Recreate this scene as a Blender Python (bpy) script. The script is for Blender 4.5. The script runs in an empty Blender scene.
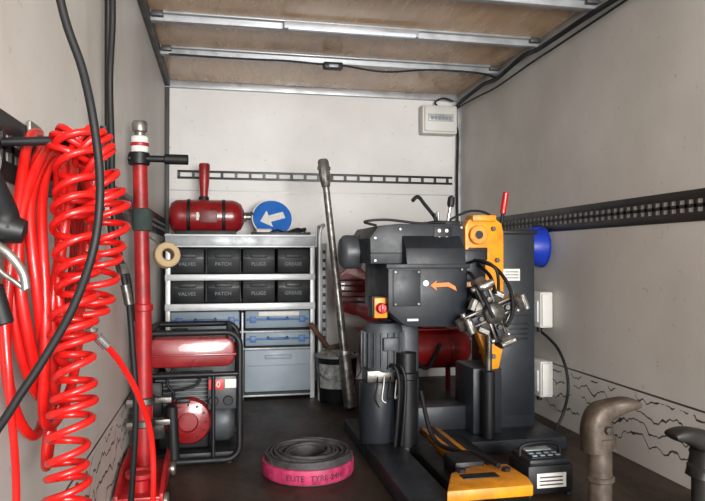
import bpy, bmesh, math, random
from mathutils import Vector, Matrix, Euler
random.seed(7)
S=bpy.context.scene
COL=S.collection
CUR=[None]
# ---------------------------------------------------------------- materials
def lin(h):
    h=h.lstrip('#'); o=[]
    for i in (0,2,4):
        v=int(h[i:i+2],16)/255
        o.append(v/12.92 if v<=.04045 else ((v+.055)/1.055)**2.4)
    return o+[1]
MC={}
def M(name,col,rough=.5,metal=0,var=.18,scale=9,bump=.05,stretch=(1,1,1),dirt_or_sheen=None,dirt_or_sheen_amt=0.5,spec=.5,coat=0):
    if name in MC: return MC[name]
    m=bpy.data.materials.new(name); m.use_nodes=True
    nt=m.node_tree; N=nt.nodes; L=nt.links; b=N['Principled BSDF']
    c=lin(col)
    tc=N.new('ShaderNodeTexCoord'); mp=N.new('ShaderNodeMapping'); mp.inputs['Scale'].default_value=stretch
    L.new(tc.outputs['Object'],mp.inputs['Vector'])
    nz=N.new('ShaderNodeTexNoise'); nz.inputs['Scale'].default_value=scale; nz.inputs['Detail'].default_value=6
    L.new(mp.outputs[0],nz.inputs['Vector'])
    cr=N.new('ShaderNodeValToRGB')
    cr.color_ramp.elements[0].position=.3; cr.color_ramp.elements[1].position=.7
    cr.color_ramp.elements[0].color=[x*(1-var) for x in c[:3]]+[1]
    cr.color_ramp.elements[1].color=[min(1,x*(1+var)) for x in c[:3]]+[1]
    L.new(nz.outputs['Fac'],cr.inputs[0])
    out=cr.outputs[0]
    mr=N.new('ShaderNodeMapRange'); mr.inputs[1].default_value=.3; mr.inputs[2].default_value=.7
    mr.inputs[3].default_value=max(.05,rough-.1); mr.inputs[4].default_value=min(1,rough+.14)
    src=nz.outputs['Fac']
    if dirt_or_sheen:
        n2=N.new('ShaderNodeTexNoise'); n2.inputs['Scale'].default_value=scale*.6; n2.inputs['Detail'].default_value=10; n2.inputs['Roughness'].default_value=.72
        L.new(mp.outputs[0],n2.inputs['Vector'])
        r2=N.new('ShaderNodeValToRGB'); r2.color_ramp.elements[0].position=.46; r2.color_ramp.elements[1].position=.64
        L.new(n2.outputs['Fac'],r2.inputs[0])
        mu=N.new('ShaderNodeMath'); mu.operation='MULTIPLY'; mu.inputs[1].default_value=dirt_or_sheen_amt
        L.new(r2.outputs[0],mu.inputs[0])
        mx=N.new('ShaderNodeMixRGB'); mx.inputs[2].default_value=lin(dirt_or_sheen)
        L.new(mu.outputs[0],mx.inputs[0]); L.new(out,mx.inputs[1]); out=mx.outputs[0]
        src=n2.outputs['Fac']
    L.new(src,mr.inputs[0]); L.new(mr.outputs[0],b.inputs['Roughness'])
    L.new(out,b.inputs['Base Color'])
    b.inputs['Metallic'].default_value=metal
    b.inputs['Specular IOR Level'].default_value=spec
    b.inputs['Coat Weight'].default_value=coat
    if bump:
        bp=N.new('ShaderNodeBump'); bp.inputs['Strength'].default_value=bump; bp.inputs['Distance'].default_value=.01
        L.new(nz.outputs['Fac'],bp.inputs['Height']); L.new(bp.outputs[0],b.inputs['Normal'])
    MC[name]=m; return m

black=M('black_plastic','#101113',.5,spec=.35)
rubber=M('black_rubber','#0c0d0f',.6,spec=.35)
dkmetal=M('dark_grey_paint','#20242a',.42,0,.12,14,.03,dirt_or_sheen='#0e1012',dirt_or_sheen_amt=.6,spec=.35)
dkbox=M('charcoal_paint','#23272c',.45,0,.1,14,.03,dirt_or_sheen='#121416',dirt_or_sheen_amt=.6,spec=.35)
steel=M('worn_steel','#8f8d89',.38,.8,.35,30,.08,dirt_or_sheen='#4c4640',dirt_or_sheen_amt=.6)
darksteel=M('greasy_steel','#625f5b',.36,.75,.5,22,.12,dirt_or_sheen='#26221f',dirt_or_sheen_amt=.8)
brightsteel=M('bright_steel','#b3b3b0',.28,.8,.2,30,.03,dirt_or_sheen='#55504a',dirt_or_sheen_amt=.4)
alu=M('aluminium','#a3a5a7',.42,.5,.15,12,.03)
shelfalu=M('shelf_aluminium','#bcbebf',.42,.25,.1,12,.03)
galv=M('galvanised_sheet','#8e9194',.45,.4,.15,10,.03,dirt_or_sheen='#6a6a6a',dirt_or_sheen_amt=.4)
redhose=M('red_hose','#b3100c',.35,0,.12,20,.02,coat=.25,spec=.4)
redpaint=M('red_paint','#8e1616',.38,0,.2,14,.03,dirt_or_sheen='#3a0c0e',dirt_or_sheen_amt=.6)
redjack=M('red_jack_paint','#9e171b',.38,0,.15,14,.03,dirt_or_sheen='#4e0f11',dirt_or_sheen_amt=.6)
redtank=M('red_tank','#7a1317',.3,0,.15,10,.02,coat=.3)
yellow=M('yellow_paint','#d68a12',.42,0,.12,12,.03,dirt_or_sheen='#6a450e',dirt_or_sheen_amt=.5)
orange=M('orange_decal','#e2701c',.5)
white=M('white_plastic','#c4c2bd',.5,0,.06)
label=M('white_label','#c9c7c1',.6,0,.1,40)
bluep=M('blue_plastic','#16329c',.4,0,.15,spec=.35)
bluetrim=M('blue_case_trim','#3d6193',.5)
casegrey=M('case_grey','#76858f',.55,0,.1)
bluesign=M('sign_blue','#1f5fae',.4,0,.1)
pink=M('pink_band','#a02b52',.55,0,.35,30)
beige=M('masking_tape','#9a8563',.7,0,.15)
brown=M('wood_handle','#5e4030',.6,0,.25,20,.1,(1,1,.2))
rust=M('rusty_iron','#5d544c',.5,.5,.3,25,.2,dirt_or_sheen='#3c2a20',dirt_or_sheen_amt=.7)
iron=M('tool_iron','#51483f',.5,.3,.3,25,.18,dirt_or_sheen='#2e241c',dirt_or_sheen_amt=.6,spec=.35)
grease=M('grey_motor','#474b4f',.5,.3,.2,20,.05)
silverhose=M('chrome','#c4c4c4',.2,.95,.05)
DT=M('dark_trim','#3b3a3a',.5)

# ---------------------------------------------------------------- geometry helpers
def group(name,loc):
    e=bpy.data.objects.new(name,None); e.empty_display_size=.1; e.location=loc
    COL.objects.link(e); CUR[0]=e; return e
def add(name,me,mat,smooth=False,parent='cur'):
    o=bpy.data.objects.new(name,me); COL.objects.link(o)
    if mat: me.materials.append(mat)
    if smooth:
        for p in me.polygons: p.use_smooth=True
        try:
            me.set_sharp_from_angle(angle=math.radians(40))
        except Exception: pass
    p=CUR[0] if parent=='cur' else parent
    if p is not None:
        o.parent=p; o.matrix_parent_inverse=Matrix.Translation(-Vector(p.location))
    return o
def newme(bm,name):
    me=bpy.data.meshes.new(name); bm.normal_update(); bm.to_mesh(me); bm.free(); return me
def box(name,x0,x1,y0,y1,z0,z1,mat,bev=.004,parent='cur',rot=None,seg=2):
    bm=bmesh.new(); bmesh.ops.create_cube(bm,size=1)
    sx,sy,sz=x1-x0,y1-y0,z1-z0
    bmesh.ops.scale(bm,vec=(sx,sy,sz),verts=bm.verts)
    b=min(bev,min(sx,sy,sz)*.45)
    if b>0: bmesh.ops.bevel(bm,geom=bm.edges[:],offset=b,segments=seg,affect='EDGES',profile=.5)
    c=Vector(((x0+x1)/2,(y0+y1)/2,(z0+z1)/2))
    if rot is not None: bmesh.ops.rotate(bm,verts=bm.verts,cent=(0,0,0),matrix=rot)
    bmesh.ops.translate(bm,vec=c,verts=bm.verts)
    return add(name,newme(bm,name),mat,True,parent)
def frame(d):
    d=Vector(d).normalized(); return d.to_track_quat('Z','Y').to_matrix()
def lathe(name,org,axis,prof,mat,n=28,parent='cur'):
    R=frame(axis); o=Vector(org); bm=bmesh.new(); rings=[]
    for r,h in prof:
        if r<1e-5:
            rings.append([bm.verts.new(o+R@Vector((0,0,h)))])
        else:
            rings.append([bm.verts.new(o+R@Vector((r*math.cos(2*math.pi*i/n),r*math.sin(2*math.pi*i/n),h))) for i in range(n)])
    for a,b in zip(rings,rings[1:]):
        if len(a)==1 and len(b)==1: continue
        for i in range(n):
            j=(i+1)%n
            if len(a)==1: bm.faces.new((a[0],b[j],b[i]))
            elif len(b)==1: bm.faces.new((a[i],a[j],b[0]))
            else: bm.faces.new((a[i],a[j],b[j],b[i]))
    bmesh.ops.recalc_face_normals(bm,faces=bm.faces)
    return add(name,newme(bm,name),mat,True,parent)
def cyl(name,p1,p2,r,mat,r2=None,n=24,ch=.15,parent='cur'):
    p1,p2=Vector(p1),Vector(p2); L=(p2-p1).length; r2=r if r2 is None else r2
    c=min(r,r2)*ch; c=min(c,L*.3)
    return lathe(name,p1,p2-p1,[(0,0),(r-c,0),(r,c),(r2,L-c),(r2-c,L),(0,L)],mat,n,parent)
def ring(name,c,axis,ro,ri,h,mat,n=40,parent='cur'):
    b=min(.004,h*.2)
    return lathe(name,Vector(c)-Vector(axis).normalized()*h/2,axis,[(ri,0),(ro-b,0),(ro,b),(ro,h-b),(ro-b,h),(ri,h),(ri,0)],mat,n,parent)
def cat(pts,k):
    P=[Vector(p) for p in pts]
    if k<=1: return P
    out=[]
    for i in range(len(P)-1):
        a=P[max(i-1,0)];b=P[i];c=P[i+1];d=P[min(i+2,len(P)-1)]
        for j in range(k):
            t=j/k
            out.append(.5*((2*b)+(c-a)*t+(2*a-5*b+4*c-d)*t*t+(3*b-a-3*c+d)*t**3))
    out.append(P[-1]); return out
def tube(name,pts,r,mat,k=6,n=10,closed=False,parent='cur'):
    P=cat(pts,k); bm=bmesh.new(); rings=[]
    if closed: P=P[:-1] if (P[0]-P[-1]).length<1e-6 else P
    m=len(P); up=None
    for i,p in enumerate(P):
        a=P[i-1] if (i>0 or closed) else P[i]; b=P[(i+1)%m] if (i<m-1 or closed) else P[i]
        t=(b-a).normalized()
        if up is None:
            up=t.orthogonal().normalized()
        up=(up-t*up.dot(t)).normalized(); s=t.cross(up)
        rings.append([bm.verts.new(p+r*(math.cos(2*math.pi*j/n)*up+math.sin(2*math.pi*j/n)*s)) for j in range(n)])
    for i in range(m if closed else m-1):
        a=rings[i]; b=rings[(i+1)%m]
        off=0
        if closed and i==m-1:
            off=min(range(n),key=lambda q:(a[0].co-b[q].co).length)
        for j in range(n):
            q=(j+1)%n
            bm.faces.new((a[j],a[q],b[(q+off)%n],b[(j+off)%n]))
    if not closed:
        bm.faces.new(rings[0][::-1]); bm.faces.new(rings[-1])
    bmesh.ops.recalc_face_normals(bm,faces=bm.faces)
    return add(name,newme(bm,name),mat,True,parent)
def prism(name,poly,axis,a,b,mat,bev=.004,parent='cur'):
    def mk(u,v,w):
        return {'Y':(u,w,v),'X':(w,u,v),'Z':(u,v,w)}[axis]
    bm=bmesh.new(); v1=[bm.verts.new(mk(u,v,a)) for u,v in poly]; v2=[bm.verts.new(mk(u,v,b)) for u,v in poly]
    n=len(poly); bm.faces.new(v1); bm.faces.new(v2[::-1])
    for i in range(n): bm.faces.new((v1[i],v2[i],v2[(i+1)%n],v1[(i+1)%n]))
    bmesh.ops.recalc_face_normals(bm,faces=bm.faces)
    if bev: bmesh.ops.bevel(bm,geom=bm.edges[:],offset=bev,segments=2,affect='EDGES',profile=.5)
    return add(name,newme(bm,name),mat,True,parent)
def rrect(x0,x1,z0,z1,r,k=5):
    o=[]
    for cx,cz,a0 in ((x1-r,z1-r,0),(x0+r,z1-r,90),(x0+r,z0+r,180),(x1-r,z0+r,270)):
        for i in range(k+1):
            a=math.radians(a0+90*i/k); o.append((cx+r*math.cos(a),cz+r*math.sin(a)))
    return o
def text(name,s,loc,size,mat,rot=(math.pi/2,0,0),parent='cur'):
    cu=bpy.data.curves.new(name,'FONT'); cu.body=s; cu.size=size; cu.extrude=.0006; cu.align_x='CENTER'; cu.align_y='CENTER'
    t=bpy.data.objects.new(name+'_tmp',cu); COL.objects.link(t)
    bpy.context.view_layer.update()
    me=bpy.data.meshes.new_from_object(t.evaluated_get(bpy.context.evaluated_depsgraph_get()))
    bpy.data.objects.remove(t)
    me.transform(Matrix.Translation(Vector(loc))@Euler(rot).to_matrix().to_4x4())
    me.materials.clear()
    return add(name,me,mat,False,parent)

# ---------------------------------------------------------------- room
XL,XR,YB,YF,H=-.385,1.815,4.76,-.9,2.16
def wallmat(name,col,dark,marks=False):
    m=bpy.data.materials.new(name); m.use_nodes=True; nt=m.node_tree;N=nt.nodes;L=nt.links;b=N['Principled BSDF']
    g=N.new('ShaderNodeNewGeometry')
    n1=N.new('ShaderNodeTexNoise'); n1.inputs['Scale'].default_value=1.1; n1.inputs['Detail'].default_value=7; n1.inputs['Roughness'].default_value=.55
    L.new(g.outputs['Position'],n1.inputs['Vector'])
    r1=N.new('ShaderNodeValToRGB'); r1.color_ramp.elements[0].position=.38; r1.color_ramp.elements[1].position=.62
    r1.color_ramp.elements[0].color=lin(dark); r1.color_ramp.elements[1].color=lin(col)
    L.new(n1.outputs['Fac'],r1.inputs[0])
    n2=N.new('ShaderNodeTexNoise'); n2.inputs['Scale'].default_value=30; n2.inputs['Detail'].default_value=4
    L.new(g.outputs['Position'],n2.inputs['Vector'])
    r2=N.new('ShaderNodeValToRGB'); r2.color_ramp.elements[0].position=.66; r2.color_ramp.elements[1].position=.78
    r2.color_ramp.elements[0].color=(1,1,1,1); r2.color_ramp.elements[1].color=(.6,.56,.53,1)
    L.new(n2.outputs['Fac'],r2.inputs[0])
    mx=N.new('ShaderNodeMixRGB'); mx.blend_type='MULTIPLY'; mx.inputs[0].default_value=.7
    L.new(r1.outputs[0],mx.inputs[1]); L.new(r2.outputs[0],mx.inputs[2]); out=mx.outputs[0]
    if marks:
        def mth(op,a,bv=None,bl=None):
            q=N.new('ShaderNodeMath'); q.operation=op
            if isinstance(a,(int,float)): q.inputs[0].default_value=a
            else: L.new(a,q.inputs[0])
            if bl is not None: L.new(bl,q.inputs[1])
            elif bv is not None: q.inputs[1].default_value=bv
            return q.outputs[0]
        sp=N.new('ShaderNodeSeparateXYZ'); L.new(g.outputs['Position'],sp.inputs[0])
        mpp=N.new('ShaderNodeMapping'); mpp.inputs['Scale'].default_value=(1,6.5,2.6); L.new(g.outputs['Position'],mpp.inputs[0])
        n4=N.new('ShaderNodeTexNoise'); n4.inputs['Scale'].default_value=1.5; n4.inputs['Detail'].default_value=2.0; n4.inputs['Roughness'].default_value=.5; L.new(mpp.outputs[0],n4.inputs['Vector'])
        s=mth('SUBTRACT',n4.outputs['Fac'],.5); s=mth('MULTIPLY',s,.20); s=mth('ADD',s,bl=sp.outputs['Z'])
        k=mth('DIVIDE',s,.066); k=mth('FRACT',k); k=mth('SUBTRACT',k,.5); k=mth('ABSOLUTE',k); k=mth('LESS_THAN',k,.062)
        z=mth('LESS_THAN',sp.outputs['Z'],.30); k=mth('MULTIPLY',k,bl=z)
        z=mth('GREATER_THAN',sp.outputs['Z'],.07); k=mth('MULTIPLY',k,bl=z)
        n5=N.new('ShaderNodeTexNoise'); n5.inputs['Scale'].default_value=3.0; n5.inputs['Detail'].default_value=0; L.new(g.outputs['Position'],n5.inputs['Vector'])
        z=mth('GREATER_THAN',n5.outputs['Fac'],.36); k=mth('MULTIPLY',k,bl=z)
        zz=mth('SUBTRACT',sp.outputs['Z'],.322); zz=mth('ABSOLUTE',zz); zz=mth('LESS_THAN',zz,.0045)
        k=mth('MAXIMUM',k,bl=zz); k=mth('MULTIPLY',k,.92)
        m4=N.new('ShaderNodeMixRGB'); m4.inputs[2].default_value=lin('#1d1b1a'); L.new(k,m4.inputs[0]); L.new(out,m4.inputs[1]); out=m4.outputs[0]
    L.new(out,b.inputs['Base Color']); b.inputs['Roughness'].default_value=.45
    return m
wm=wallmat('truck_wall_panel','#c3c0bb','#b0aca6',True)
wb=wallmat('truck_bulkhead_panel','#cbc9c6','#bab7b4')
fl=M('truck_floor_plywood','#35291f',.5,0,.35,7,.12,(1,.5,1),dirt_or_sheen='#17110e',dirt_or_sheen_amt=.8,spec=.4)
ce=M('ceiling_plywood','#c2a07e',.25,0,.14,3,.03,(3,.6,1),dirt_or_sheen='#e2c9a8',dirt_or_sheen_amt=.6)  # pale patches mixed into the colour imitate bright reflections on the ceiling
CUR[0]=None
box('floor',XL-.05,XR+.05,YF,YB+.05,-.05,0,fl,0)
box('ceiling',XL-.05,XR+.05,YF,YB+.05,H,H+.04,ce,0)
box('wall_left',XL-.05,XL,YF,YB,0,H,wm,0)
box('wall_right',XR,XR+.05,YF,YB,0,H,wm,0)
box('wall_back',XL,XR,YB,YB+.05,0,H,wb,0)
box('trim_1',XL,XR,YB-.03,YB,H-.05,H,alu,.003)
box('trim_2',XL,XL+.035,YF,YB-.03,H-.045,H,DT,.003)
box('trim_3',XR-.035,XR,YF,YB-.03,H-.045,H,alu,.003)
box('trim_4',XL,XL+.03,YB-.03,YB,0,H-.05,DT,.003)
box('trim_5',XR-.03,XR,YB-.03,YB,0,H-.05,alu,.003)
box('trim_6',XL+.03,XR-.03,YB-.004,YB,1.385,1.39,alu,.001)
rm=M('black_rail','#2a2a2b',.4,.5)
def rail_along_y(name,x0,x1,ya,yb,z0,z1):
    group(name,((x0+x1)/2,(ya+yb)/2,(z0+z1)/2))
    h=z1-z0
    box('upper_flange',x0,x1,ya,yb,z1-h*.30,z1,rm,.002)
    box('lower_flange',x0,x1,ya,yb,z0,z0+h*.30,rm,.002)
    box('middle_strip',x0,x1,ya,yb,z0+h*.44,z0+h*.56,rm,.001)
    bm=bmesh.new(); y=ya
    while y<yb:
        r=bmesh.ops.create_cube(bm,size=1); bmesh.ops.scale(bm,vec=(x1-x0,.018,h*.42),verts=r['verts']); bmesh.ops.translate(bm,vec=((x0+x1)/2,y+.011,(z0+z1)/2),verts=r['verts'])
        y+=.05
    add('slot_webs',newme(bm,'webs'),rm)
rail_along_y('lashing_rail',XR-.006,XR,0,YB-.04,1.055,1.18)
rail_along_y('lashing_rail',XL,XL+.006,0,YB-.04,1.055,1.18)
group('lashing_rail',(.7,YB,1.5))
for z in (1.476,1.522): box('flange',-.30,1.75,YB-.012,YB,z-.008,z+.008,rm,.002)
bm=bmesh.new(); x=-.29
while x<1.74:
    r=bmesh.ops.create_cube(bm,size=1); bmesh.ops.scale(bm,vec=(.02,.01,.05),verts=r['verts']); bmesh.ops.translate(bm,vec=(x,YB-.006,1.499),verts=r['verts']); x+=.1
add('slot_webs',newme(bm,'webs'),rm)

for y in (4.0,3.44,2.86,2.2):
    group('ceiling_crossbar',(.7,y,H-.03))
    prism('profile',[(y-.05,H),(y-.05,H-.012),(y-.028,H-.014),(y-.022,H-.045),(y+.022,H-.045),(y+.028,H-.014),(y+.05,H-.012),(y+.05,H)],'X',XL+.035,XR-.035,alu,.002)
    for x in (XL+.07,XR-.07): box('end_bracket',x-.03,x+.03,y-.055,y+.055,H-.03,H-.002,DT,.003)
group('ceiling_light_bar',(.75,3.39,H-.05))
box('housing',.32,1.05,3.355,3.385,H-.06,H-.02,alu,.006)
box('diffuser',.34,1.03,3.35,3.38,H-.066,H-.045,M('lamp_diffuser','#c9d0d8',.3),.006)
group('ceiling_lamp',(.68,3.95,H-.06))
box('lamp_body',.62,.74,3.93,3.99,H-.085,H-.045,black,.008)
box('lamp_lens',.65,.71,3.925,3.94,H-.08,H-.06,galv,.004)
group('ceiling_cable',(.9,3.9,H-.05))
tube('cable_run',[(-.3,3.96,H-.05),(.1,3.95,H-.055),(.4,3.955,H-.05),(.62,3.95,H-.06),(.74,3.95,H-.06),(1.0,3.93,H-.09),(1.3,3.95,H-.055),(1.6,3.93,H-.06),(1.77,3.98,H-.07)],.006,rubber)
tube('cable_edge',[(1.765,4.7,2.06),(1.75,4.5,2.07),(1.77,4.2,2.10),(1.74,3.9,2.06),(1.765,3.6,2.11),(1.73,3.3,2.07),(1.77,2.9,2.1),(1.75,2.4,2.08),(1.765,1.6,2.1)],.013,rubber)
tube('cable_edge_thin',[(1.77,4.7,2.05),(1.77,4.3,2.04),(1.76,3.95,2.02),(1.78,3.5,2.05),(1.77,3.1,2.05),(1.78,2.0,2.08)],.006,rubber)

group('fuse_box',(1.62,4.70,1.95))
box('enclosure',1.48,1.755,4.655,4.755,1.84,2.055,white,.012)
box('front_cover',1.495,1.74,4.64,4.66,1.855,2.04,white,.008)
box('window_flap',1.52,1.72,4.633,4.645,1.93,1.985,M('smoked_flap','#9aa0a0',.3),.004)
for i in range(6): box('breaker_%d'%i,1.54+i*.028,1.56+i*.028,4.628,4.636,1.94,1.965,M('breaker_grey','#7c8083',.5),.002)
tube('supply_cable',[(1.62,4.70,2.05),(1.60,4.71,2.09),(1.66,4.7,2.12),(1.74,4.7,2.10)],.007,rubber)
tube('down_cable',[(1.755,4.7,1.9),(1.78,4.71,1.85),(1.775,4.71,1.5),(1.78,4.715,1.0),(1.775,4.71,.5)],.009,rubber)

# ---------------------------------------------------------------- shelving
sx0,sx1,sy0,sy1=-.335,.60,4.2,4.66
group('shelving_unit',(.13,4.43,0))
zt=1.03
for i,(a,b) in enumerate(((sx0,sx0+.02),(sx1-.02,sx1),(.13,.145))):
    box('side_panel_%d'%i,a,b,sy0,sy1,0,zt if i<2 else .56,galv,.003)
for i,z in enumerate((zt,.80,.60,.44,.33,.03)):
    box('shelf_%d'%i,sx0+.02,sx1-.02,sy0+.005,sy1,z-.012,z,galv,.002)
for z0,z1,nm in ((.975,1.055,'top_lip'),(.765,.805,'mid_lip'),(.575,.62,'low_lip')):
    box(nm,sx0-.004,sx1+.004,sy0-.015,sy0+.004,z0,z1,galv if nm=='top_lip' else shelfalu,.005)
box('top_lip_edge',sx0-.005,sx1+.005,sy0-.02,sy0+.004,.975,.985,shelfalu,.002); box('top_lip_edge_b',sx0-.005,sx1+.005,sy0-.02,sy0+.004,1.045,1.056,shelfalu,.002)
box('back_panel',sx0,sx1,sy1,sy1+.008,.02,zt,galv,.002)
for x in (sx0,sx1-.03): box('post',x,x+.03,sy0-.012,sy0+.02,0,zt+.03,shelfalu,.004)
k=0
bb=M('bin_black','#181a1d',.45,spec=.35)
for z in (.808,.621):
    for i in range(4):
        x=sx0+.03+i*.222; k+=1
        prism('storage_bin_%d'%k,[(sy0+.01,z+.001),(sy0-.003,z+.10),(sy0+.01,z+.16),(sy0+.36,z+.16),(sy0+.36,z+.001)],'X',x,x+.205,bb,.006)
        box('bin_grip_%d'%k,x+.05,x+.155,sy0-.012,sy0+.002,z+.10,z+.125,bb,.004)
        text('bin_tag_%d'%k,['VALVES','PATCH','PLUGS','GREASE'][i],(x+.1,sy0-.0065,z+.06),.032,M('tag_grey','#74797d',.6),rot=(math.radians(97),0,0))
def case(n,x0,x1,z0,z1,body,tr):
    box('case_body_%s'%n,x0,x1,sy0+.01,sy0+.36,z0,z1,body,.01)
    box('case_seam_%s'%n,x0-.002,x1+.002,sy0+.004,sy0+.3,(z0+z1)/2-.006,(z0+z1)/2+.008,tr,.003)
    tube('case_handle_%s'%n,[((x0+x1)/2-.06,sy0+.01,(z0+z1)/2+.012),((x0+x1)/2-.055,sy0-.015,(z0+z1)/2+.005),((x0+x1)/2+.055,sy0-.015,(z0+z1)/2+.005),((x0+x1)/2+.06,sy0+.01,(z0+z1)/2+.012)],.007,tr,k=3)
    for q in (.12,.88):
        xx=x0+(x1-x0)*q; box('latch_%s_%d'%(n,q*100),xx-.02,xx+.02,sy0-.002,sy0+.01,(z0+z1)/2-.02,(z0+z1)/2+.02,tr,.003)
case('a',.155,.57,.455,.568,casegrey,bluetrim)
case('b',.155,.57,.342,.430,casegrey,bluetrim)
case('c',sx0+.03,.12,.455,.568,casegrey,bluetrim)
case('d',sx0+.03,.12,.345,.43,casegrey,bluetrim)
box('case_label_a',.24,.5,sy0+.002,sy0+.012,.535,.562,label,.001)
pc=M('pale_case','#828d96',.5,0,.08)
box('drawer_front',.15,.575,sy0-.005,sy0+.015,.05,.318,pc,.012)
box('drawer_body',.16,.57,sy0+.01,sy0+.4,.05,.315,casegrey,.01)
box('drawer_pull',.28,.45,sy0-.02,sy0,.26,.285,pc,.006)
box('drawer_groove',.165,.56,sy0-.008,sy0,.215,.222,casegrey,.001)

group('perforated_side_panel',(.64,4.2,0))
tube('frame_tube',[(.622,4.12,0),(.622,4.12,.9),(.624,4.12,1.06),(.64,4.125,1.11),(.66,4.2,1.12),(.665,4.45,1.12)],.012,shelfalu)
tube('frame_tube_rear',[(.665,4.45,0),(.665,4.45,1.11)],.011,alu,k=1)
prism('panel_sheet',[(4.13,.25),(4.45,.25),(4.45,.98),(4.13,.98)],'X',.640,.646,galv,.001)
box('panel_front',.634,.67,4.13,4.136,.3,1.0,galv,.001)
for i in range(12): box('panel_slot_%d'%i,.642,.662,4.125,4.131,.33+i*.055,.352+i*.055,black,.001)

def extinguisher():
    group('fire_extinguisher',(-.08,4.33,1.18))
    r=.108; z=1.068+r; y=4.33
    lathe('cylinder_body',(-.325,y,z),(1,0,0),[(0,0),(.05,.003),(.085,.015),(r-.003,.045),(r,.07),(r,.40),(r-.006,.425),(.085,.455),(.045,.475),(0,.478)],redtank,36)
    for x in (-.20,.02): ring('strap_%d'%(x*100),(x,y,z),(1,0,0),r+.004,r-.002,.022,black)
    lathe('valve_neck',(.145,y,z),(1,0,0),[(0,0),(.03,0),(.03,.02),(.018,.025),(.018,.05),(0,.05)],steel,20)
    box('label_plate',-.13,-.02,y-r-.004,y-r+.004,z-.045,z+.035,M('label_red','#5f1012',.5),.002)
    box('label_white',-.15,-.135,y-r-.003,y-r+.004,z-.03,z+.02,label,.001)
    box('valve_lever',.16,.215,y-.01,y+.01,z+.015,z+.03,black,.003)
    box('cradle',-.28,.10,y-.07,y+.07,1.032,1.085,black,.004)
    cx=-.11;cy=4.47
    tube('horn_hose',[(.18,y,z),(.20,4.40,z+.03),(.1,4.5,1.16),(-.08,4.49,1.14),(cx,cy,1.22)],.010,black)
    lathe('discharge_horn',(cx,cy,1.2),(.01,0,1),[(0,0),(.03,0),(.034,.03),(.026,.06),(.026,.14),(.033,.22),(.036,.33),(.032,.34),(0,.335)],redpaint,20)
    ring('horn_collar',(cx,cy,1.30),(0,0,1),.034,.015,.035,black)
extinguisher()

group('arrow_road_sign',(.36,4.45,1.18))
ax=Vector((.05,-1,.42)).normalized(); c=Vector((.35,4.50,1.178))
def disc(nm,c,r,h,mat): lathe(nm,c,ax,[(0,0),(r,0),(r,h),(0,h)],mat,44)
disc('rim',c,.142,.006,label); disc('face',c+ax*.005,.134,.003,bluesign)
arrow=[(-.09,0),(-.02,.065),(-.02,.025),(.085,.025),(.085,-.025),(-.02,-.025),(-.02,-.065)]
bm=bmesh.new(); ux=Vector((1,0.05,0)).normalized(); uz=ux.cross(ax)*-1
uz=uz if uz.z>0 else -uz
vs=[bm.verts.new(c+ax*.0095+ux*(a*math.cos(.3)-b*math.sin(.3))+uz*(a*math.sin(.3)+b*math.cos(.3))) for a,b in arrow]
f=bm.faces.new(vs); bmesh.ops.triangulate(bm,faces=[f]); add('arrow',newme(bm,'arrow'),label)
box('sign_foot',.26,.44,4.42,4.50,1.033,1.045,black,.003)
group('tool_tray',(.35,4.3,1.05))
box('tray_base',.20,.58,4.24,4.4,1.033,1.042,black,.002)
box('tray_front',.20,.58,4.235,4.245,1.033,1.075,dkmetal,.002)
box('tray_side_l',.20,.21,4.24,4.4,1.033,1.075,dkmetal,.002); box('tray_side_r',.57,.58,4.24,4.4,1.033,1.075,dkmetal,.002)
cyl('screwdriver',(.42,4.3,1.06),(.56,4.33,1.10),.012,black); cyl('spray_can',(.23,4.32,1.075),(.33,4.33,1.075),.025,label)
tube('loose_lead',[(.3,4.28,1.06),(.36,4.27,1.09),(.42,4.29,1.075),(.5,4.28,1.10),(.55,4.30,1.08)],.007,rubber)

# ---------------------------------------------------------------- steel bar, bucket
group('wheel_nut_breaker_bar',(.78,3.86,0))
a=Vector((.768,3.84,0.0)); b=Vector((.620,3.96,1.50)); dv=(b-a).normalized()
cyl('socket_end',a+Vector((0,0,.008)),a+dv*.33,.040,steel,.036)
cyl('bar_shaft',a+dv*.30,b-dv*.14,.025,steel,.021)
ring('collar',a+dv*.34,dv,.041,.01,.03,brightsteel)
cyl('drive_head_neck',b-dv*.16,b-dv*.10,.026,steel,.034)
lathe('drive_head',b-dv*.12,dv,[(0,0),(.033,.0),(.036,.02),(.036,.12),(.028,.135),(0,.135)],steel,8)
cyl('drive_pin',b-dv*.04+Vector((-.04,0,0)),b-dv*.04+Vector((.04,0,0)),.012,rust)
group('bucket',(.72,4.03,0))
bx,by=.725,4.06
lathe('bucket_wall',(bx,by,0),(0,0,1),[(0,0),(.105,0),(.11,.01),(.128,.29),(.134,.30),(.128,.305),(.12,.295),(.104,.02),(0,.02)],black,32)
ring('bucket_rim',(bx,by,.295),(0,0,1),.138,.122,.02,galv)
bm=bmesh.new(); arcs=[]
for i in range(13):
    a_=math.radians(200+i*8)
    arcs.append((bm.verts.new((bx+.1215*math.cos(a_),by+.1215*math.sin(a_),.10)),bm.verts.new((bx+.1295*math.cos(a_),by+.1295*math.sin(a_),.25))))
for p,q in zip(arcs,arcs[1:]): bm.faces.new((p[0],q[0],q[1],p[1]))
add('bucket_label',newme(bm,'bl'),M('bucket_label','#9a9b9a',.6,0,.3,30,.05,dirt_or_sheen='#3b3b3b',dirt_or_sheen_amt=.7))
tube('bucket_handle',[(bx-.135,by,.28),(bx-.13,by-.10,.2),(bx-.06,by-.15,.16),(bx+.06,by-.15,.16),(bx+.13,by-.1,.2),(bx+.138,by,.28)],.004,steel)
bm=bmesh.new(); bmesh.ops.create_icosphere(bm,subdivisions=4,radius=.118)
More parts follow.
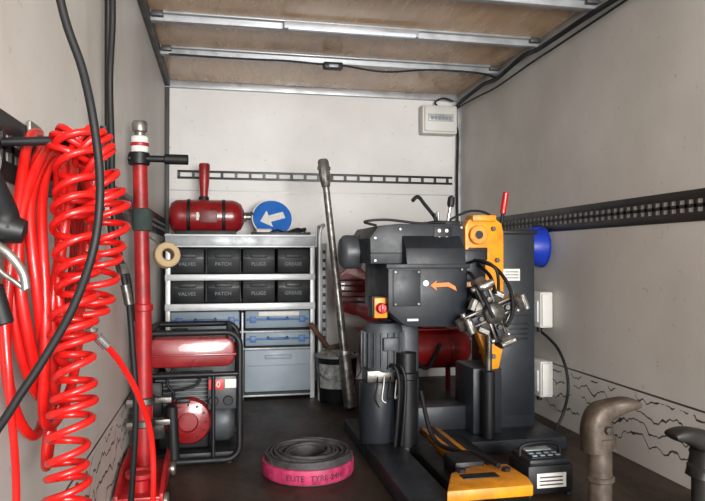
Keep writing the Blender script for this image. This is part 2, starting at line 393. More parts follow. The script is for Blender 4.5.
for v in bm.verts:
    n_=v.co.normalized(); v.co.z*=.42; v.co*=1+.13*math.sin(n_.x*9+n_.y*5)*math.cos(n_.y*8-n_.x*3)
    v.co+=Vector((bx,by,.285))
add('rag_bundle',newme(bm,'rag'),M('rag','#8e8b85',.9,0,.4,30,.4,dirt_or_sheen='#3d3a37',dirt_or_sheen_amt=.6),True)
group('hammer',(.66,4.03,.4))
cyl('handle',(.70,4.07,.30),(.545,3.98,.50),.014,brown,.017)
cyl('hammer_head',(.66,4.04,.335),(.75,4.07,.345),.022,rust)

# ---------------------------------------------------------------- generator
def generator():
    x0,x1,y0,y1,h=-.365,.10,2.94,3.36,.595
    group('portable_generator',((x0+x1)/2,(y0+y1)/2,0))
    r=.0145
    for nm,y in (('frame_front',y0+r),('frame_back',y1-r)):
        pts=[(x,y,z) for x,z in rrect(x0+r,x1-r,r+.0,h-r,.06)]
        tube(nm,pts,r,black,k=1,closed=True,n=12)
    for i,(x,z) in enumerate(((x0+.06,r),(x1-.06,r),(x0+.06,h-r),(x1-.06,h-r),(x0+r,.22),(x1-r,.22),(x0+r,.5),(x1-r,.5))):
        cyl('cross_tube_%d'%i,(x,y0+r,z),(x,y1-r,z),r*.9,black)
    cyl('front_rail',(x0+r,y0+r,.395),(x1-r,y0+r,.395),.011,black)
    cyl('front_post',(x1-.13,y0+r,.03),(x1-.13,y0+r,.395),.009,black)
    box('base_tray',x0+.03,x1-.03,y0+.03,y1-.03,.02,.045,black,.004)
    prism('fuel_tank',rrect(x0+.035,x1-.035,.425,.555,.045),'Y',y0+.03,y1-.02,redtank,.012)
    box('tank_seam',x0+.028,x1-.028,y0+.022,y1-.012,.475,.485,redtank,.003)
    lathe('fuel_cap',(x0+.18,3.15,.55),(0,0,1),[(0,0),(.04,0),(.04,.02),(.034,.03),(0,.03)],black)
    box('engine_block',-.27,-.05,3.03,3.25,.05,.36,black,.012)
    for i in range(7): box('cooling_fin_%d'%i,-.285,-.035,3.02,3.24,.25+i*.018,.257+i*.018,grease,.001)
    lathe('recoil_cover',(-.14,3.04,.18),(0,-1,0),[(0,0),(.105,0),(.105,.03),(.095,.05),(.06,.06),(.045,.062),(.04,.05),(0,.05)],redtank,36)
    for i in range(12):
        a=i*math.pi/6; cyl('vent_%d'%i,(-.14+.078*math.cos(a),2.985,.18+.078*math.sin(a)),(-.14+.078*math.cos(a),2.982,.18+.078*math.sin(a)),.005,black,n=10)
    box('starter_grip',-.19,-.13,2.955,2.975,.27,.29,black,.005)
    tube('fuel_line',[(-.2,2.99,.42),(-.23,2.98,.36),(-.20,2.98,.30),(-.25,3.0,.22)],.006,rubber)
    tube('spark_lead',[(-.08,2.99,.40),(-.10,2.97,.35),(-.16,2.97,.33),(-.24,2.99,.32)],.006,rubber)
    box('air_filter',-.345,-.25,3.0,3.15,.20,.36,black,.015)
    box('carburettor',-.30,-.24,3.02,3.1,.10,.2,darksteel,.01)
    lathe('alternator',(-.03,3.15,.15),(1,0,0),[(0,0),(.095,0),(.1,.01),(.1,.07),(.085,.095),(.05,.1),(0,.1)],grease,32)
    box('control_panel',-.055,.075,2.965,3.0,.235,.385,M('panel_grey','#2b2d2f',.5),.006)
    box('red_sticker',-.05,.015,2.961,2.966,.325,.37,M('red_sticker','#c42024',.5),.001)
    text('sticker_text','50',(-.018,2.959,.347),.038,label)
    box('warning_label',.02,.07,2.961,2.966,.33,.37,label,.001)
    for i,x in enumerate((-.03,.035)):
        cyl('socket_%d'%i,(x,2.966,.275),(x,2.955,.275),.022,black)
    cyl('muffler',(-.32,3.27,.12),(-.1,3.27,.12),.05,rust)
    for i,x in enumerate((x0+.06,x1-.06)):
        for j,y in enumerate((y0+.014,y1-.014)): cyl('foot_%d%d'%(i,j),(x,y,0),(x,y,.012),.02,rubber)
generator()

# ---------------------------------------------------------------- red jack with long handle
def jack():
    X,Y=-.315,2.78
    group('trolley_jack',(X,Y,0))
    cyl('handle_tube_lower',(X+.01,Y,.06),(X+.005,Y,.72),.037,redjack,.034)
    cyl('handle_tube_upper',(X+.005,Y,.70),(X-.01,Y,1.345),.031,redjack,.029)
    ring('tube_joint',(X+.005,Y,.71),(0,0,1),.04,.02,.03,redjack)
    cyl('label_collar',(X-.01,Y,1.34),(X-.01,Y,1.41),.035,label)
    ring('label_band',(X-.01,Y,1.375),(0,0,1),.0365,.02,.02,redjack)
    lathe('release_knob',(X-.01,Y,1.41),(0,0,1),[(0,0),(.022,0),(.022,.015),(.03,.02),(.032,.05),(.026,.062),(0,.065)],steel,20)
    cyl('tee_handle',(X-.052,Y-.03,1.315),(X+.175,Y-.03,1.315),.014,black); cyl('tee_grip',(X+.09,Y-.03,1.315),(X+.185,Y-.03,1.315),.021,rubber)
    ring('tee_clamp',(X-.01,Y-.015,1.315),(0,0,1),.042,.02,.05,black)
    for z in (.24,.33):
        ring('clamp_%d'%(z*100),(X+.01,Y,z),(0,0,1),.05,.03,.03,darksteel)
        box('clamp_bolt_%d'%(z*100),X+.04,X+.12,Y-.02,Y+.01,z-.012,z+.012,darksteel,.003)
        cyl('clamp_nut_%d'%(z*100),(X-.052,Y-.05,z),(X-.02,Y-.05,z),.016,steel,n=6)
    cyl('hydraulic_ram',(X+.13,Y+.0,.08),(X+.12,Y+.0,.30),.022,black)
    prism('chassis_left',[(2.42,.03),(2.42,.07),(2.6,.12),(2.85,.13),(2.88,.03)],'X',X-.055,X-.04,redjack,.003)
    prism('chassis_right',[(2.42,.03),(2.42,.07),(2.6,.12),(2.85,.13),(2.88,.03)],'X',X+.10,X+.115,redjack,.003)
    box('chassis_plate',X-.045,X+.105,2.42,2.88,.045,.06,redjack,.003)
    lathe('jack_saddle',(X+.03,2.5,.06),(0,0,1),[(0,0),(.03,0),(.03,.04),(.055,.055),(.055,.07),(.04,.07),(.035,.062),(0,.062)],redjack)
    for i,y in enumerate((2.46,2.83)):
        for j,x in enumerate((X-.06,X+.12)):
            cyl('wheel_%d%d'%(i,j),(x-.008,y,.03),(x+.012,y,.03),.03,steel)
        cyl('axle_%d'%i,(X-.055,y,.03),(X+.12,y,.03),.01,steel)
    tube('hook_wire',[(X+.03,Y-.03,1.0),(X+.07,Y-.07,.97),(X+.10,Y-.085,.955),(X+.12,Y-.09,.975)],.004,steel)
    lathe('foam_wrap',(X,Y,1.02),(0,0,1),[(.03,0),(.038,.005),(.041,.05),(.037,.09),(.03,.095)],M('dark_cloth','#2b3532',.9,0,.3,30,.3),20)
jack()
group('masking_tape_roll',(-.21,2.67,.93))
ring('tape',(-.208,2.655,.922),(.35,-1,.2),.05,.026,.045,beige)
ring('cardboard_core',(-.208,2.655,.922),(.35,-1,.2),.0265,.022,.046,M('cardboard','#7d6545',.8))

# ---------------------------------------------------------------- hoses left
def hose_bundle():
    group('air_hose_bundle',(-.33,1.42,.88))
    pts=[]; n=8; st=20
    for k in range(n):
        cy=1.42+random.uniform(-.02,.02)-.004*k; w=.235-.018*k+random.uniform(-.015,.015); top=1.165+random.uniform(-.015,.012)-.008*k; bot=.60+random.uniform(-.02,.03)+.05*(k%4)
        for i in range(st):
            t=2*math.pi*i/st+math.pi/2
            f=(k+i/st)/n
            cz=(top+bot)/2; h=(top-bot)/2
            ww=w*(1 if math.sin(t)>0 else (1-.3*abs(math.sin(t))))
            pts.append((-.352+.08*f+.008*math.sin(3*t+k),cy+ww*math.cos(t)-.09*(-math.sin(t) if math.sin(t)<0 else 0),cz+h*math.sin(t)))
    tube('hose_coils',pts,.0095,redhose,k=3,n=10)
    tube('hose_tail',[(-.29,1.5,1.15),(-.28,1.55,1.10),(-.30,1.5,.9),(-.32,1.42,.7),(-.33,1.36,.56),(-.34,1.4,.5),(-.35,1.5,.58)],.0095,redhose)
    cyl('hook_peg',(XL+.008,1.43,1.145),(-.25,1.43,1.145),.011,black); tube('hook_tip',[(-.25,1.43,1.145),(-.24,1.43,1.155),(-.238,1.43,1.19)],.009,black)
    box('hook_plate',XL+.007,XL+.016,1.39,1.47,1.10,1.19,steel,.003)
hose_bundle()
def spiral():
    group('spiral_air_hose',(-.245,1.2,.85))
    def helix(nm,path,rad,pitch,r,ph=1):
        P=cat(path,12); L=[0]
        for a,b in zip(P,P[1:]): L.append(L[-1]+(b-a).length)
        tot=L[-1]; turns=tot/pitch; N=int(turns*18); out=[]
        j=0
        for i in range(N+1):
            s=tot*i/N
            while j<len(L)-2 and L[j+1]<s: j+=1
            u=(s-L[j])/max(1e-9,L[j+1]-L[j]); p=P[j].lerp(P[j+1],min(u,1)); t=(P[j+1]-P[j]).normalized()
            a1=t.cross(Vector((0,1,0))).normalized(); a2=t.cross(a1)
            ang=2*math.pi*turns*i/N; rr=rad*(1+.09*math.sin(ang*.23+ph))
            out.append(p+rr*(math.cos(ang)*a1+math.sin(ang)*a2)+Vector((.003*math.sin(ang*.17+ph),0,.008*math.sin(ang+ph)+.006*math.sin(ang*.31))))
        tube(nm,out,r,redhose,k=1,n=9); return out
    o=helix('coil_main',[(-.252,1.22,1.13),(-.25,1.215,1.02),(-.245,1.2,.88),(-.248,1.2,.74),(-.254,1.2,.6),(-.262,1.2,.45),(-.262,1.22,.3)],.033,.036,.0066)
    helix('coil_return',[(-.235,1.26,1.12),(-.21,1.26,1.05),(-.205,1.26,.97),(-.218,1.26,.88),(-.235,1.25,.81)],.033,.031,.0062,2.2)
    helix('coil_top',[(-.27,1.23,1.09),(-.25,1.235,1.135),(-.215,1.24,1.09)],.03,.020,.0062)
    cyl('coupling',(-.235,1.25,.79),(-.205,1.27,.752),.009,silverhose); cyl('coupling_nut',(-.228,1.255,.782),(-.22,1.26,.772),.012,silverhose,n=6)
    tube('straight_hose',[(-.205,1.27,.752),(-.185,1.3,.715),(-.16,1.35,.645),(-.14,1.4,.55),(-.137,1.42,.42),(-.15,1.45,.2),(-.16,1.5,.03),(-.12,1.6,.008),(.0,1.7,.008)],.006,redhose)
    cyl('hanger',(XL+.008,1.24,1.12),(-.22,1.24,1.13),.008,black)
    tube('coil_lower_tail',[tuple(o[-1]),(-.26,1.25,.2),(-.25,1.3,.05),(-.2,1.4,.008),(-.1,1.45,.008)],.0062,redhose)
spiral()
group('power_cable',(-.2,1,.9))
tube('cable',[(-.375,.9,2.14),(-.33,.98,1.8),(-.26,1,1.5),(-.227,1,1.289),(-.196,1,1.188),(-.179,1,1.10),(-.172,1,1.015),(-.181,1,.929),(-.21,1,.842),(-.253,1,.763),(-.289,1,.705),(-.33,1,.62),(-.36,.97,.4),(-.36,.95,.1),(-.34,.9,.01)],.0062,rubber)
group('air_line',(-.27,1.8,1))
tube('line',[(-.34,1.8,2.14),(-.30,1.8,1.9),(-.28,1.8,1.593),(-.286,1.8,1.383),(-.281,1.8,1.2),(-.279,1.8,1.067),(-.262,1.8,.93),(-.245,1.8,.84)],.0085,rubber)
cyl('swivel_fitting',(-.247,1.8,.845),(-.236,1.8,.79),.012,darksteel); cyl('swivel_nut',(-.258,1.8,.90),(-.25,1.8,.87),.016,darksteel,n=6)
tube('line_end',[(-.236,1.8,.79),(-.228,1.8,.69),(-.22,1.81,.5),(-.24,1.85,.2),(-.26,1.9,.012),(-.2,2.0,.01)],.008,rubber)
group('wall_air_pipe',(-.36,2.35,1.5))
tube('pipe',[(-.355,2.2,2.15),(-.357,2.21,1.5),(-.355,2.22,1.06)],.011,black)
tube('hose',[(-.355,2.22,1.06),(-.34,2.22,.95),(-.30,2.25,.85),(-.29,2.3,.7)],.009,rubber)
cyl('valve',(-.355,2.22,1.12),(-.355,2.22,1.04),.018,steel,n=6); box('valve_lever',-.35,-.3,2.21,2.23,1.09,1.10,redpaint,.003)

group('tyre_inflator_gun',(-.33,1.05,.95))
X=-.335; Y=1.08
tube('grip',[(X-.01,Y-.03,1.05),(X,Y-.02,1.02),(X+.01,Y,.985),(X+.012,Y,.96)],.021,rubber)
lathe('gun_body',(X-.035,Y,.975),(1,.1,-.25),[(0,0),(.018,0),(.024,.02),(.025,.05),(.018,.075),(0,.08)],black)
tube('trigger',[(X-.01,Y-.01,.945),(X+.02,Y-.015,.925),(X+.04,Y-.01,.895),(X+.045,Y-.01,.87)],.007,steel)
tube('trigger_guard',[(X-.02,Y-.01,.95),(X+.005,Y-.02,.905),(X+.03,Y-.01,.88),(X+.045,Y-.01,.868)],.004,steel)
cyl('nozzle_body',(X-.02,Y,.95),(X-.005,Y,.87),.013,steel); cyl('nozzle_rubber',(X-.005,Y,.875),(X+.012,Y,.815),.014,rubber)
lathe('pressure_gauge',(X-.02,Y-.03,1.06),(.5,-1,0),[(0,0),(.032,0),(.032,.018),(.028,.022),(0,.02)],brightsteel)
tube('hose_to_wall',[(X-.01,Y-.03,1.05),(X-.02,Y-.03,1.1),(X-.03,Y,1.2),(X-.035,Y+.02,1.5),(X-.035,Y,2.14)],.007,rubber)
tube('hose_down',[(X+.012,Y,.815),(X+.02,Y,.7),(X+.015,Y+.05,.5),(X-.02,Y+.1,.1),(X-.02,Y+.1,.01)],.006,redhose)

# ---------------------------------------------------------------- strap roll on floor
group('rolled_lashing_strap',(.365,2.76,0))
C=Vector((.368,2.77,0))
pts=[]
for i in range(0,9*24):
    a=i*2*math.pi/24; r=.075+.0123*(i/24)+.002*math.sin(i*.09); pts.append((C.x+r*math.cos(a),C.y+r*math.sin(a)))
bm=bmesh.new(); hh=.088; rows=[]
for i,(x,y) in enumerate(pts):
    d=Vector((x-C.x,y-C.y,0)).normalized(); z=.006*math.sin(i*.3)-.006*math.cos(i*.11)
    rows.append([bm.verts.new((x-d.x*.0055,y-d.y*.0055,.0)),bm.verts.new((x-d.x*.0045,y-d.y*.0045,hh+z)),bm.verts.new((x+d.x*.0045,y+d.y*.0045,hh+z)),bm.verts.new((x+d.x*.0055,y+d.y*.0055,.0))])
for a,b in zip(rows,rows[1:]):
    for j in range(4): bm.faces.new((a[j],a[(j+1)%4],b[(j+1)%4],b[j]))
bmesh.ops.recalc_face_normals(bm,faces=bm.faces)
add('rolled_webbing',newme(bm,'web'),M('webbing_black','#323132',.6,0,.3,30,.1,dirt_or_sheen='#55504c',dirt_or_sheen_amt=.5),True)
lathe('pink_wrap',C+Vector((0,0,.004)),(0,0,1),[(.183,0),(.192,.0),(.196,.006),(.197,.05),(.194,.058),(.183,.06)],pink,48)
for i,(an,s) in enumerate(((-112,'ELITE'),(-84,'TYRE'),(-62,'24H'))):
    a=math.radians(an); text('wrap_text_%d'%i,s,(C.x+.199*math.cos(a),C.y+.199*math.sin(a),.032),.032,M('wrap_print','#4c1a2c',.6),rot=(math.pi/2,0,a+math.pi/2))

# ---------------------------------------------------------------- tyre changer
def changer():
    group('truck_tyre_changer',(1.05,3.0,0))
    box('base_plate',.64,1.62,2.84,3.38,0,.06,dkmetal,.006)
    box('base_beam_left',.64,.80,2.12,2.86,0,.075,dkmetal,.006)
    box('base_beam_mid',.84,.93,2.2,2.86,.0,.07,black,.006)
    prism('ramp_plate',[(2.10,.004),(2.12,.075),(2.16,.078),(2.16,.004)],'X',.63,.81,dkmetal,.002)
    box('carriage_rail',.955,1.045,2.25,3.05,.03,.085,yellow,.006)
    box('carriage_rail_groove',.985,1.015,2.25,3.05,.083,.088,black,.001)
    box('base_beam_right',1.06,1.12,2.48,2.9,0,.075,black,.006)
    prism('carriage_front',[(.76,2.12),(.84,2.30),(.95,2.36),(1.09,2.36),(1.10,2.2),(1.08,2.12)],'Z',.075,.115,yellow,.006)
    box('carriage_slot',.86,1.0,2.22,2.27,.112,.118,black,.003)
    for i,(x,y) in enumerate(((.88,2.30),(1.05,2.28))): cyl('carriage_bolt_%d'%i,(x,y,.11),(x,y,.128),.018,black,n=6)
    box('carriage_block',.88,1.0,2.36,2.5,.05,.13,black,.008)
    tube('carriage_hose',[(.90,2.86,.3),(.92,2.75,.12),(.97,2.6,.10),(1.0,2.45,.13),(1.03,2.3,.13)],.010,rubber)
    # hydraulic unit
    lathe('oil_tank',(.715,2.93,.06),(0,0,1),[(0,0),(.08,0),(.086,.01),(.086,.27),(.08,.285),(0,.29)],dkmetal,32)
    box('valve_block',.65,.80,2.87,2.99,.345,.40,darksteel,.006)
    lathe('motor_body',(.745,2.95,.39),(0,0,1),[(0,0),(.085,0),(.09,.01),(.09,.19),(.075,.22),(0,.225)],grease,32)
    for i in range(20):
        a=i*2*math.pi/20; o=box('motor_fin_%d'%i,-.012,.012,-.0025,.0025,.41,.57,grease,.001,rot=None)
        o.data.transform(Matrix.Translation((.745,2.95,0))@Matrix.Rotation(a,4,'Z')@Matrix.Translation((.094,0,0)))
    box('motor_terminal_box',.72,.79,2.84,2.87,.49,.55,grease,.006)
    for i in range(4):
        x=.68+.03*i; tube('signal_wire_%d'%i,[(x+.02,2.87,.37),(x+.01,2.84,.33+.01*i),(x,2.83,.28),(x+.02,2.84,.24+.02*i)],.0028,label if i%2 else black)
    r=.052
    lathe('lift_ram',(.83,2.86,.06),(0,0,1),[(0,0),(r,0),(r,.30),(r+.006,.305),(r+.006,.33),(r-.006,.335),(r-.006,.42),(0,.42)],black,28)
    for j in range(2):
        x=.77+.03*j; tube('hydraulic_hose_%d'%j,[(x-.03,2.88,.40),(x-.01,2.82,.43),(x+.01,2.80,.36),(x+.0,2.79,.2),(x-.01,2.80,.06)],.008,rubber)
    box('pedestal',.84,.93,2.98,3.3,.05,.63,dkmetal,.01)
    box('cross_tie',.92,1.2,3.05,3.2,.06,.18,dkmetal,.008)
    # gearbox head
    prism('head_lower_housing',[(.715,.885),(.715,.68),(.76,.64),(.80,.61),(1.03,.605),(1.075,.64),(1.08,.885)],'Y',2.74,3.2,dkmetal,.003)
    prism('head_upper_housing',[(.655,.885),(.652,1.0),(.69,1.055),(.79,1.065),(1.09,1.065),(1.10,.885)],'Y',2.82,3.28,dkbox,.003)
    prism('head_cover_step',[(2.74,.875),(2.76,.955),(2.83,1.02),(2.83,.875)],'X',.80,1.075,dkmetal,.003)
    box('housing_seam',.655,1.1,2.812,2.83,.93,.935,black,.001)
    box('side_service_plate',.735,.86,2.733,2.741,.70,.86,dkbox,.003)
    box('front_flange',.705,1.09,2.73,2.75,.865,.885,dkbox,.003)
    for i,(x,z) in enumerate(((.675,.90),(.675,1.0),(.79,1.04),(1.08,1.05),(1.06,.90))): cyl('housing_bolt_%d'%i,(x,2.823,z),(x,2.812,z),.007,steel,n=6)
    for i,(x,z) in enumerate(((.745,.85),(.745,.71),(1.05,.86),(1.04,.63),(.85,.71),(.85,.85))): cyl('lower_bolt_%d'%i,(x,2.736,z),(x,2.728,z),.006,darksteel,n=6)
    for i,(x,z) in enumerate(((.975,1.035),(1.01,1.035),(.975,1.0),(1.01,1.0))): cyl('icon_%d'%i,(x,2.822,z),(x,2.815,z),.009,label,n=16)
    box('icon_panel',.95,1.035,2.816,2.824,.98,1.053,black,.002)
    arr=[(.905,.79),(.935,.812),(.93,.80),(.99,.803),(1.02,.785),(1.027,.765),(1.0,.778),(.985,.785),(.93,.783),(.935,.768)]
    prism('rotation_arrow',arr,'Y',2.733,2.741,orange,0)
    lathe('sight_glass',(.885,2.742,.80),(0,-1,0),[(0,0),(.012,0),(.012,.006),(0,.006)],brightsteel)
    box('name_strip',.80,.85,2.735,2.742,.635,.645,label,.0005)
    box('switch_plate',.665,.725,2.79,2.83,.645,.735,yellow,.004)
    box('switch_mount',.66,.73,2.82,2.9,.645,.74,dkbox,.004)
    lathe('switch_knob',(.695,2.79,.69),(0,-1,0),[(0,0),(.024,0),(.024,.02),(.018,.028),(0,.028)],redhose,20); box('switch_handle',.689,.701,2.752,2.77,.668,.712,redhose,.003)
    lathe('drive_motor',(.57,3.12,.94),(1,0,0),[(0,0),(.06,0),(.078,.015),(.082,.03),(.082,.1),(0,.1)],grease,28)
    # shaft and chuck
    cx,cy,cz=1.15,2.62,.675
    cyl('spindle',(1.15,3.0,.69),(cx,cy+.02,cz),.055,black)
    lathe('spindle_flange',(1.15,2.88,.683),(0,-1,-.05),[(0,0),(.09,0),(.095,.01),(.095,.05),(.08,.07),(.08,.12),(0,.12)],dkmetal,32)
    for i in range(8):
        a=i*math.pi/4; cyl('flange_bolt_%d'%i,(1.15+.088*math.cos(a),2.835,.683+.088*math.sin(a)),(1.15+.088*math.cos(a),2.82,.683+.088*math.sin(a)),.009,darksteel,n=6)
    lathe('chuck_hub',(cx,cy+.07,cz),(0,-1,0),[(0,0),(.07,0),(.073,.01),(.073,.05),(.05,.06),(.045,.09),(.03,.10),(0,.10)],darksteel,32)
    K=.86
    for i in range(4):
        a=math.radians(22+90*i)
        T=Matrix.Translation((cx,cy+.03,cz))@Matrix.Rotation(-a,4,'Y')@Matrix.Scale(K,4)
        def tr(o): o.data.transform(T)
        for sgn in (-1,1):
            tr(prism('jaw_plate_%d_%d'%(i,sgn+1),[(.03,-.03),(.15,-.022),(.165,0),(.15,.02),(.03,.035)],'Z',sgn*.03-.007,sgn*.03+.007,darksteel,.003))
        tr(box('jaw_link_%d'%i,.04,.14,-.035,.01,-.018,.018,dkmetal,.004))
        tr(prism('jaw_claw_%d'%i,[(.12,-.03),(.125,-.075),(.145,-.10),(.168,-.09),(.165,-.05),(.19,-.02),(.18,.045),(.155,.06),(.125,.035)],'Z',-.026,.026,steel,.005))
        tr(cyl('jaw_pin_%d'%i,(.14,-.0,-.052),(.14,-.0,.052),.013,brightsteel))
        tr(cyl('jaw_roller_%d'%i,(.155,-.08,-.04),(.155,-.08,.04),.017,steel))
        tr(cyl('jaw_bolt_%d'%i,(.075,-.035,0),(.075,-.055,0),.015,darksteel,n=6))
        a2=a+math.pi/4; T2=Matrix.Translation((cx,cy+.04,cz))@Matrix.Rotation(-a2,4,'Y')@Matrix.Scale(K,4)
        o=cyl('toggle_rod_%d'%i,(.04,0,-.0),(.115,-.01,0),.014,darksteel); o.data.transform(T2)
        o=cyl('toggle_nut_%d'%i,(.10,-.01,-.03),(.10,-.01,.03),.02,steel,n=6); o.data.transform(T2)
    tube('chuck_hose',[(1.10,2.85,.84),(1.08,2.70,.84),(1.09,2.6,.76),(1.12,2.55,.66)],.008,rubber)
    tube('chuck_hose_b',[(1.16,2.86,.90),(1.20,2.72,.87),(1.235,2.64,.78),(1.23,2.6,.68),(1.19,2.58,.62)],.008,rubber)
    tube('chuck_hose_c',[(1.18,2.86,.88),(1.17,2.70,.83),(1.16,2.62,.76)],.008,rubber)
    tube('chuck_hose_d',[(1.12,2.88,.88),(1.14,2.74,.9),(1.19,2.68,.86),(1.21,2.7,.76)],.007,rubber)
    # yellow bracket
    prism('pivot_bracket',[(1.14,1.06),(1.155,1.09),(1.18,1.10),(1.29,1.10),(1.325,1.075),(1.335,1.03),(1.335,.50),(1.31,.38),(1.26,.375),(1.24,.46),(1.20,.55),(1.15,.62),(1.14,.70)],'Y',2.92,2.985,yellow,.004)
    box('bracket_side',1.30,1.335,2.985,3.15,.42,1.06,yellow,.006)
    box('bracket_top_cap',1.17,1.29,2.90,3.0,1.085,1.115,yellow,.005)
    ring('pivot_boss',(1.2,2.91,1.02),(0,1,0),.045,.02,.03,yellow); cyl('pivot_pin',(1.2,2.9,1.02),(1.2,2.93,1.02),.026,black)
    box('bracket_recess',1.155,1.25,2.912,2.922,.90,.96,black,.004)
    for i,(x,z) in enumerate(((1.28,1.05),(1.30,.9),(1.29,.6),(1.28,.44))): cyl('bracket_bolt_%d'%i,(x,2.922,z),(x,2.906,z),.012,darksteel,n=6)
    box('linkage_arm',1.10,1.22,2.86,2.92,.80,.95,dkmetal,.01)
    cyl('lift_cylinder',(1.24,2.88,.06),(1.24,2.88,.38),.03,black); cyl('lift_rod',(1.24,2.88,.38),(1.24,2.88,.55),.016,darksteel)
    box('lower_bracket',1.19,1.34,2.95,3.2,.06,.38,dkmetal,.01)
    # column
    box('column',1.345,1.565,3.05,3.36,.05,1.035,dkbox,.01)
    box('column_cap',1.335,1.575,3.04,3.37,1.03,1.05,black,.005)
    box('column_door',1.36,1.55,3.044,3.052,.12,.62,dkmetal,.003)
    box('column_label',1.39,1.48,3.044,3.052,.795,.855,label,.001)
    for i in range(3): box('label_line_%d'%i,1.40,1.47,3.042,3.046,.808+.015*i,.812+.015*i,DT,0)
    for i in range(4): box('column_vent_%d'%i,1.42,1.52,3.04,3.05,.5+.025*i,.508+.025*i,black,.001)
    # levers
    tube('lever_long',[(.70,2.9,1.06),(.64,2.88,1.075),(.74,2.87,1.085),(.9,2.87,1.07),(1.0,2.88,1.075),(1.1,2.9,1.06)],.006,black)
    tube('lever_curved',[(1.02,2.95,1.065),(.99,2.94,1.11),(.94,2.92,1.16),(.90,2.9,1.195),(.87,2.89,1.175)],.009,black)
    box('valve_bank',.97,1.10,2.88,3.0,1.06,1.085,black,.005)
    cyl('joystick',(1.06,2.95,1.06),(1.075,2.94,1.17),.008,brightsteel); lathe('joystick_knob',(1.073,2.94,1.15),(.1,0,1),[(0,0),(.014,.004),(.018,.02),(.016,.05),(0,.06)],black)
    cyl('joystick_small',(1.02,2.95,1.06),(1.01,2.94,1.13),.007,brightsteel); cyl('joystick_tiny',(.99,2.92,1.06),(.985,2.91,1.12),.006,black)
    cyl('brake_lever',(1.36,3.02,1.04),(1.37,3.0,1.14),.009,black); cyl('brake_lever_grip',(1.368,3.002,1.13),(1.38,2.99,1.235),.015,redhose)
    tube('control_cable',[(1.36,3.06,1.04),(1.30,3.0,1.12),(1.2,2.99,1.14),(1.1,3.0,1.1),(1.05,3.05,1.06)],.006,rubber)
changer()

# red air compressor behind
group('air_compressor',(1.15,4.35,0))
lathe('tank',(.90,4.2,.30),(1,0,0),[(0,0),(.08,.005),(.12,.03),(.135,.07),(.135,.68),(.12,.72),(.08,.75),(0,.755)],redpaint,36)
for x in (1.0,1.55):
    for y in (4.1,4.3): cyl('leg_%d_%d'%(x*100,y*100),(x,y,.0),(x,y,.27),.018,redpaint)
for x in (1.05,1.5): ring('tank_band_%d'%(x*100),(x,4.2,.30),(1,0,0),.138,.13,.02,redtank)
box('pump_plate',.88,1.60,4.10,4.30,.425,.44,redpaint,.004)
box('pump_block',1.3,1.48,4.12,4.28,.44,.67,redpaint,.01)
for i in range(6): box('pump_fin_%d'%i,1.285,1.495,4.105,4.295,.51+.022*i,.517+.022*i,rust,.001)
cyl('electric_motor',(1.02,4.2,.53),(1.25,4.2,.53),.085,redpaint)
lathe('drain_gauge',(1.12,4.05,.40),(0,-1,0),[(0,0),(.03,0),(.03,.02),(0,.02)],brightsteel)
box('brace_left',1.02,1.05,4.03,4.05,.02,.46,redpaint,.004,rot=Matrix.Rotation(.5,3,'Y'))
tube('bypass_hose',[(1.0,4.04,.5),(1.1,4.0,.44),(1.18,3.99,.3),(1.3,4.0,.2),(1.4,4.03,.35)],.012,rubber)
def guard():
    pts=[]
    for cxx,cz,r,a0,a1 in ((1.06,.56,.13,-90,90),(.86,.70,.16,90,270)):
        for i in range(13):
            a=math.radians(a0+(a1-a0)*i/12); pts.append((cxx+r*math.cos(a),cz+r*math.sin(a)))
    prism('belt_guard',pts,'Y',4.06,4.10,redtank,.008)
    for i in range(5): box('guard_slot_%d'%i,.74,.90,4.054,4.062,.62+i*.035,.632+i*.035,black,.002)
guard()
tube('pressure_pipe',[(1.36,4.11,.65),(1.25,4.06,.63),(1.15,4.02,.55),(1.12,4.05,.40)],.009,brightsteel)

group('hard_hat',(1.72,3.42,.98))
hy=3.43
prof=[(0,.145),(.05,.14),(.083,.115),(.103,.075),(.11,.02),(.112,.0),(.118,-.004),(.118,-.009),(.108,-.009)]
lathe('shell',(1.79,hy,.972),(-1,0,0),prof,bluep,36)
for q in (-.03,0,.03): tube('ridge_%d'%(q*100),[(1.77,hy+q,1.082),(1.72,hy+q,1.065),(1.665,hy+q,1.025),(1.645,hy+q,.972),(1.665,hy+q,.92)],.005,bluep)
cyl('hat_hook',(1.806,hy,1.09),(1.755,hy,1.095),.006,black)

def sock(z):
    group('wall_socket_box',(1.78,3.38,z))
    box('enclosure',1.735,1.812,3.32,3.50,z-.1,z+.1,white,.01)
    box('cover',1.742,1.80,3.31,3.325,z-.09,z+.09,white,.005)
    box('flap',1.726,1.738,3.34,3.48,z-.07,z+.05,M('socket_flap','#b9bbbb',.4),.006)
    lathe('gland',(1.77,3.40,z-.1),(0,0,-1),[(0,0),(.016,0),(.016,.025),(.01,.03),(0,.03)],black,16)
sock(.62); sock(.235)
group('socket_cable',(1.75,3.35,.3))
tube('cable',[(1.77,3.37,.49),(1.77,3.3,.47),(1.775,3.2,.42),(1.78,3.13,.33),(1.775,3.1,.22),(1.76,3.12,.1),(1.7,3.1,.012),(1.64,3.0,.01)],.008,rubber)

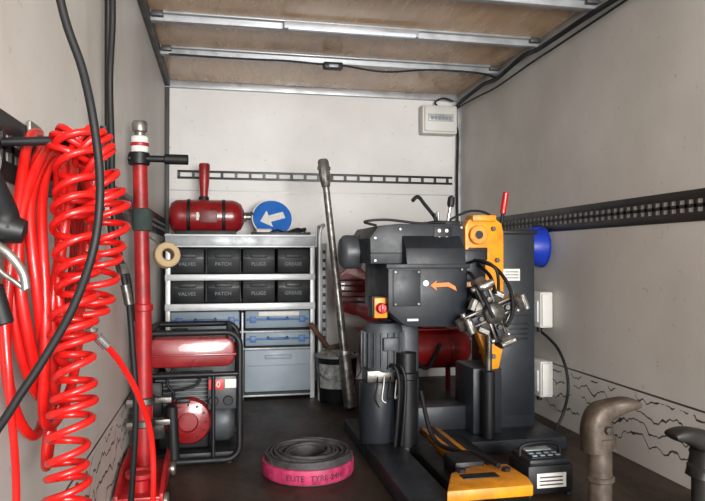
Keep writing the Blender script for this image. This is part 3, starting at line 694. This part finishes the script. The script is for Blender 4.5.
def ctrl():
    group('foot_pedal_control_box',(1.235,2.36,0))
    box('case',1.14,1.33,2.28,2.46,.012,.125,black,.014)
    box('lid',1.15,1.32,2.285,2.455,.12,.145,dkbox,.010)
    box('keypad_plate',1.165,1.305,2.30,2.44,.143,.15,black,.003)
    for i in range(4):
        for j in range(2): box('key_%d%d'%(i,j),1.175+i*.032,1.195+i*.032,2.31+j*.03,2.328+j*.03,.148,.154,casegrey,.002)
    box('display',1.18,1.29,2.38,2.425,.149,.154,M('display','#8f999a',.3),.002)
    box('front_label',1.175,1.295,2.276,2.282,.04,.095,label,.001)
    for i in range(3): box('label_text_%d'%i,1.185,1.28,2.274,2.277,.05+.014*i,.055+.014*i,DT,0)
    for i,(x,y) in enumerate(((1.155,2.3),(1.315,2.3),(1.155,2.44),(1.315,2.44))): cyl('foot_%d'%i,(x,y,0),(x,y,.015),.012,rubber)
    tube('grip',[(1.15,2.37,.14),(1.16,2.37,.175),(1.24,2.37,.185),(1.31,2.37,.175),(1.32,2.37,.14)],.008,black)
ctrl()

def post(X,Y,hh,m,flip):
    group('bead_breaker_tool_arm',(X,Y,0))
    lathe('foot_plate',(X,Y,0),(0,0,1),[(0,0),(.085,0),(.085,.012),(.055,.02),(.05,.04),(0,.04)],m,32)
    lathe('post_tube',(X,Y,.02),(0,0,1),[(0,0),(.040,0),(.040,hh-.18),(.052,hh-.175),(.054,hh-.14),(.04,hh-.13),(0,hh-.09)],m,32)
    s=flip
    P=cat([(X-.004*s,Y,hh-.16),(X-.012*s,Y,hh-.09),(X-.002*s,Y,hh-.045),(X+.035*s,Y,hh-.026),(X+.085*s,Y-.01,hh-.010),(X+.122*s,Y-.01,hh-.010),(X+.132*s,Y-.01,hh-.014)],6)
    bm=bmesh.new(); rings=[]; N=len(P)
    for i,p in enumerate(P):
        t=(P[min(i+1,N-1)]-P[max(i-1,0)]).normalized(); up=Vector((0,1,0)); sd=t.cross(up).normalized()
        u=i/(N-1); a=.058*(1-.84*u**.9); b=.050*(1-.35*u)
        def se(c): return math.copysign(abs(c)**.6,c)
        rings.append([bm.verts.new(p+sd*a*se(math.cos(2*math.pi*j/20))+up*b*se(math.sin(2*math.pi*j/20))) for j in range(20)])
    for r1,r2 in zip(rings,rings[1:]):
        for j in range(20): bm.faces.new((r1[j],r1[(j+1)%20],r2[(j+1)%20],r2[j]))
    bm.faces.new(rings[0]); bm.faces.new(rings[-1]); bmesh.ops.recalc_face_normals(bm,faces=bm.faces)
    add('hook_head',newme(bm,'hook'),m,True)
    cyl('pivot_bolt',(X+.0*s,Y-.062,hh-.085),(X+.0*s,Y+.062,hh-.085),.014,darksteel,n=6)
    ring('locking_collar',(X,Y,hh-.26),(0,0,1),.048,.035,.02,m)
post(1.275,2.02,.42,iron,1)
post(1.585,1.90,.34,M('black_iron','#262523',.5,.3),-1)

# ---------------------------------------------------------------- lighting
w=bpy.data.worlds.new('sky'); S.world=w; w.use_nodes=True
w.node_tree.nodes['Background'].inputs[0].default_value=(.88,.94,1,1); w.node_tree.nodes['Background'].inputs[1].default_value=1.0
def area(name,loc,rot,sx,sy,e,col):
    l=bpy.data.lights.new(name,'AREA'); l.shape='RECTANGLE'; l.size=sx; l.size_y=sy; l.energy=e; l.color=col
    o=bpy.data.objects.new(name,l); o.location=loc; o.rotation_euler=rot; COL.objects.link(o); return o
area('daylight_outside',(.9,-3.2,1.2),(math.radians(92),0,0),2.4,1.6,560,(1,.985,.965))
area('daylight_opening',(.9,-.85,1.3),(math.radians(100),0,math.radians(6)),1.5,1.0,22,(1,.97,.94))

cam=bpy.data.cameras.new('camera'); cam.lens=650/705*36; cam.sensor_width=36; cam.clip_start=.05
co=bpy.data.objects.new('camera',cam); co.location=(0,0,.92); co.rotation_euler=(math.radians(90.48),0,math.radians(-11.48)); COL.objects.link(co)
S.camera=co
try: S.view_settings.view_transform='Standard'
except Exception: pass
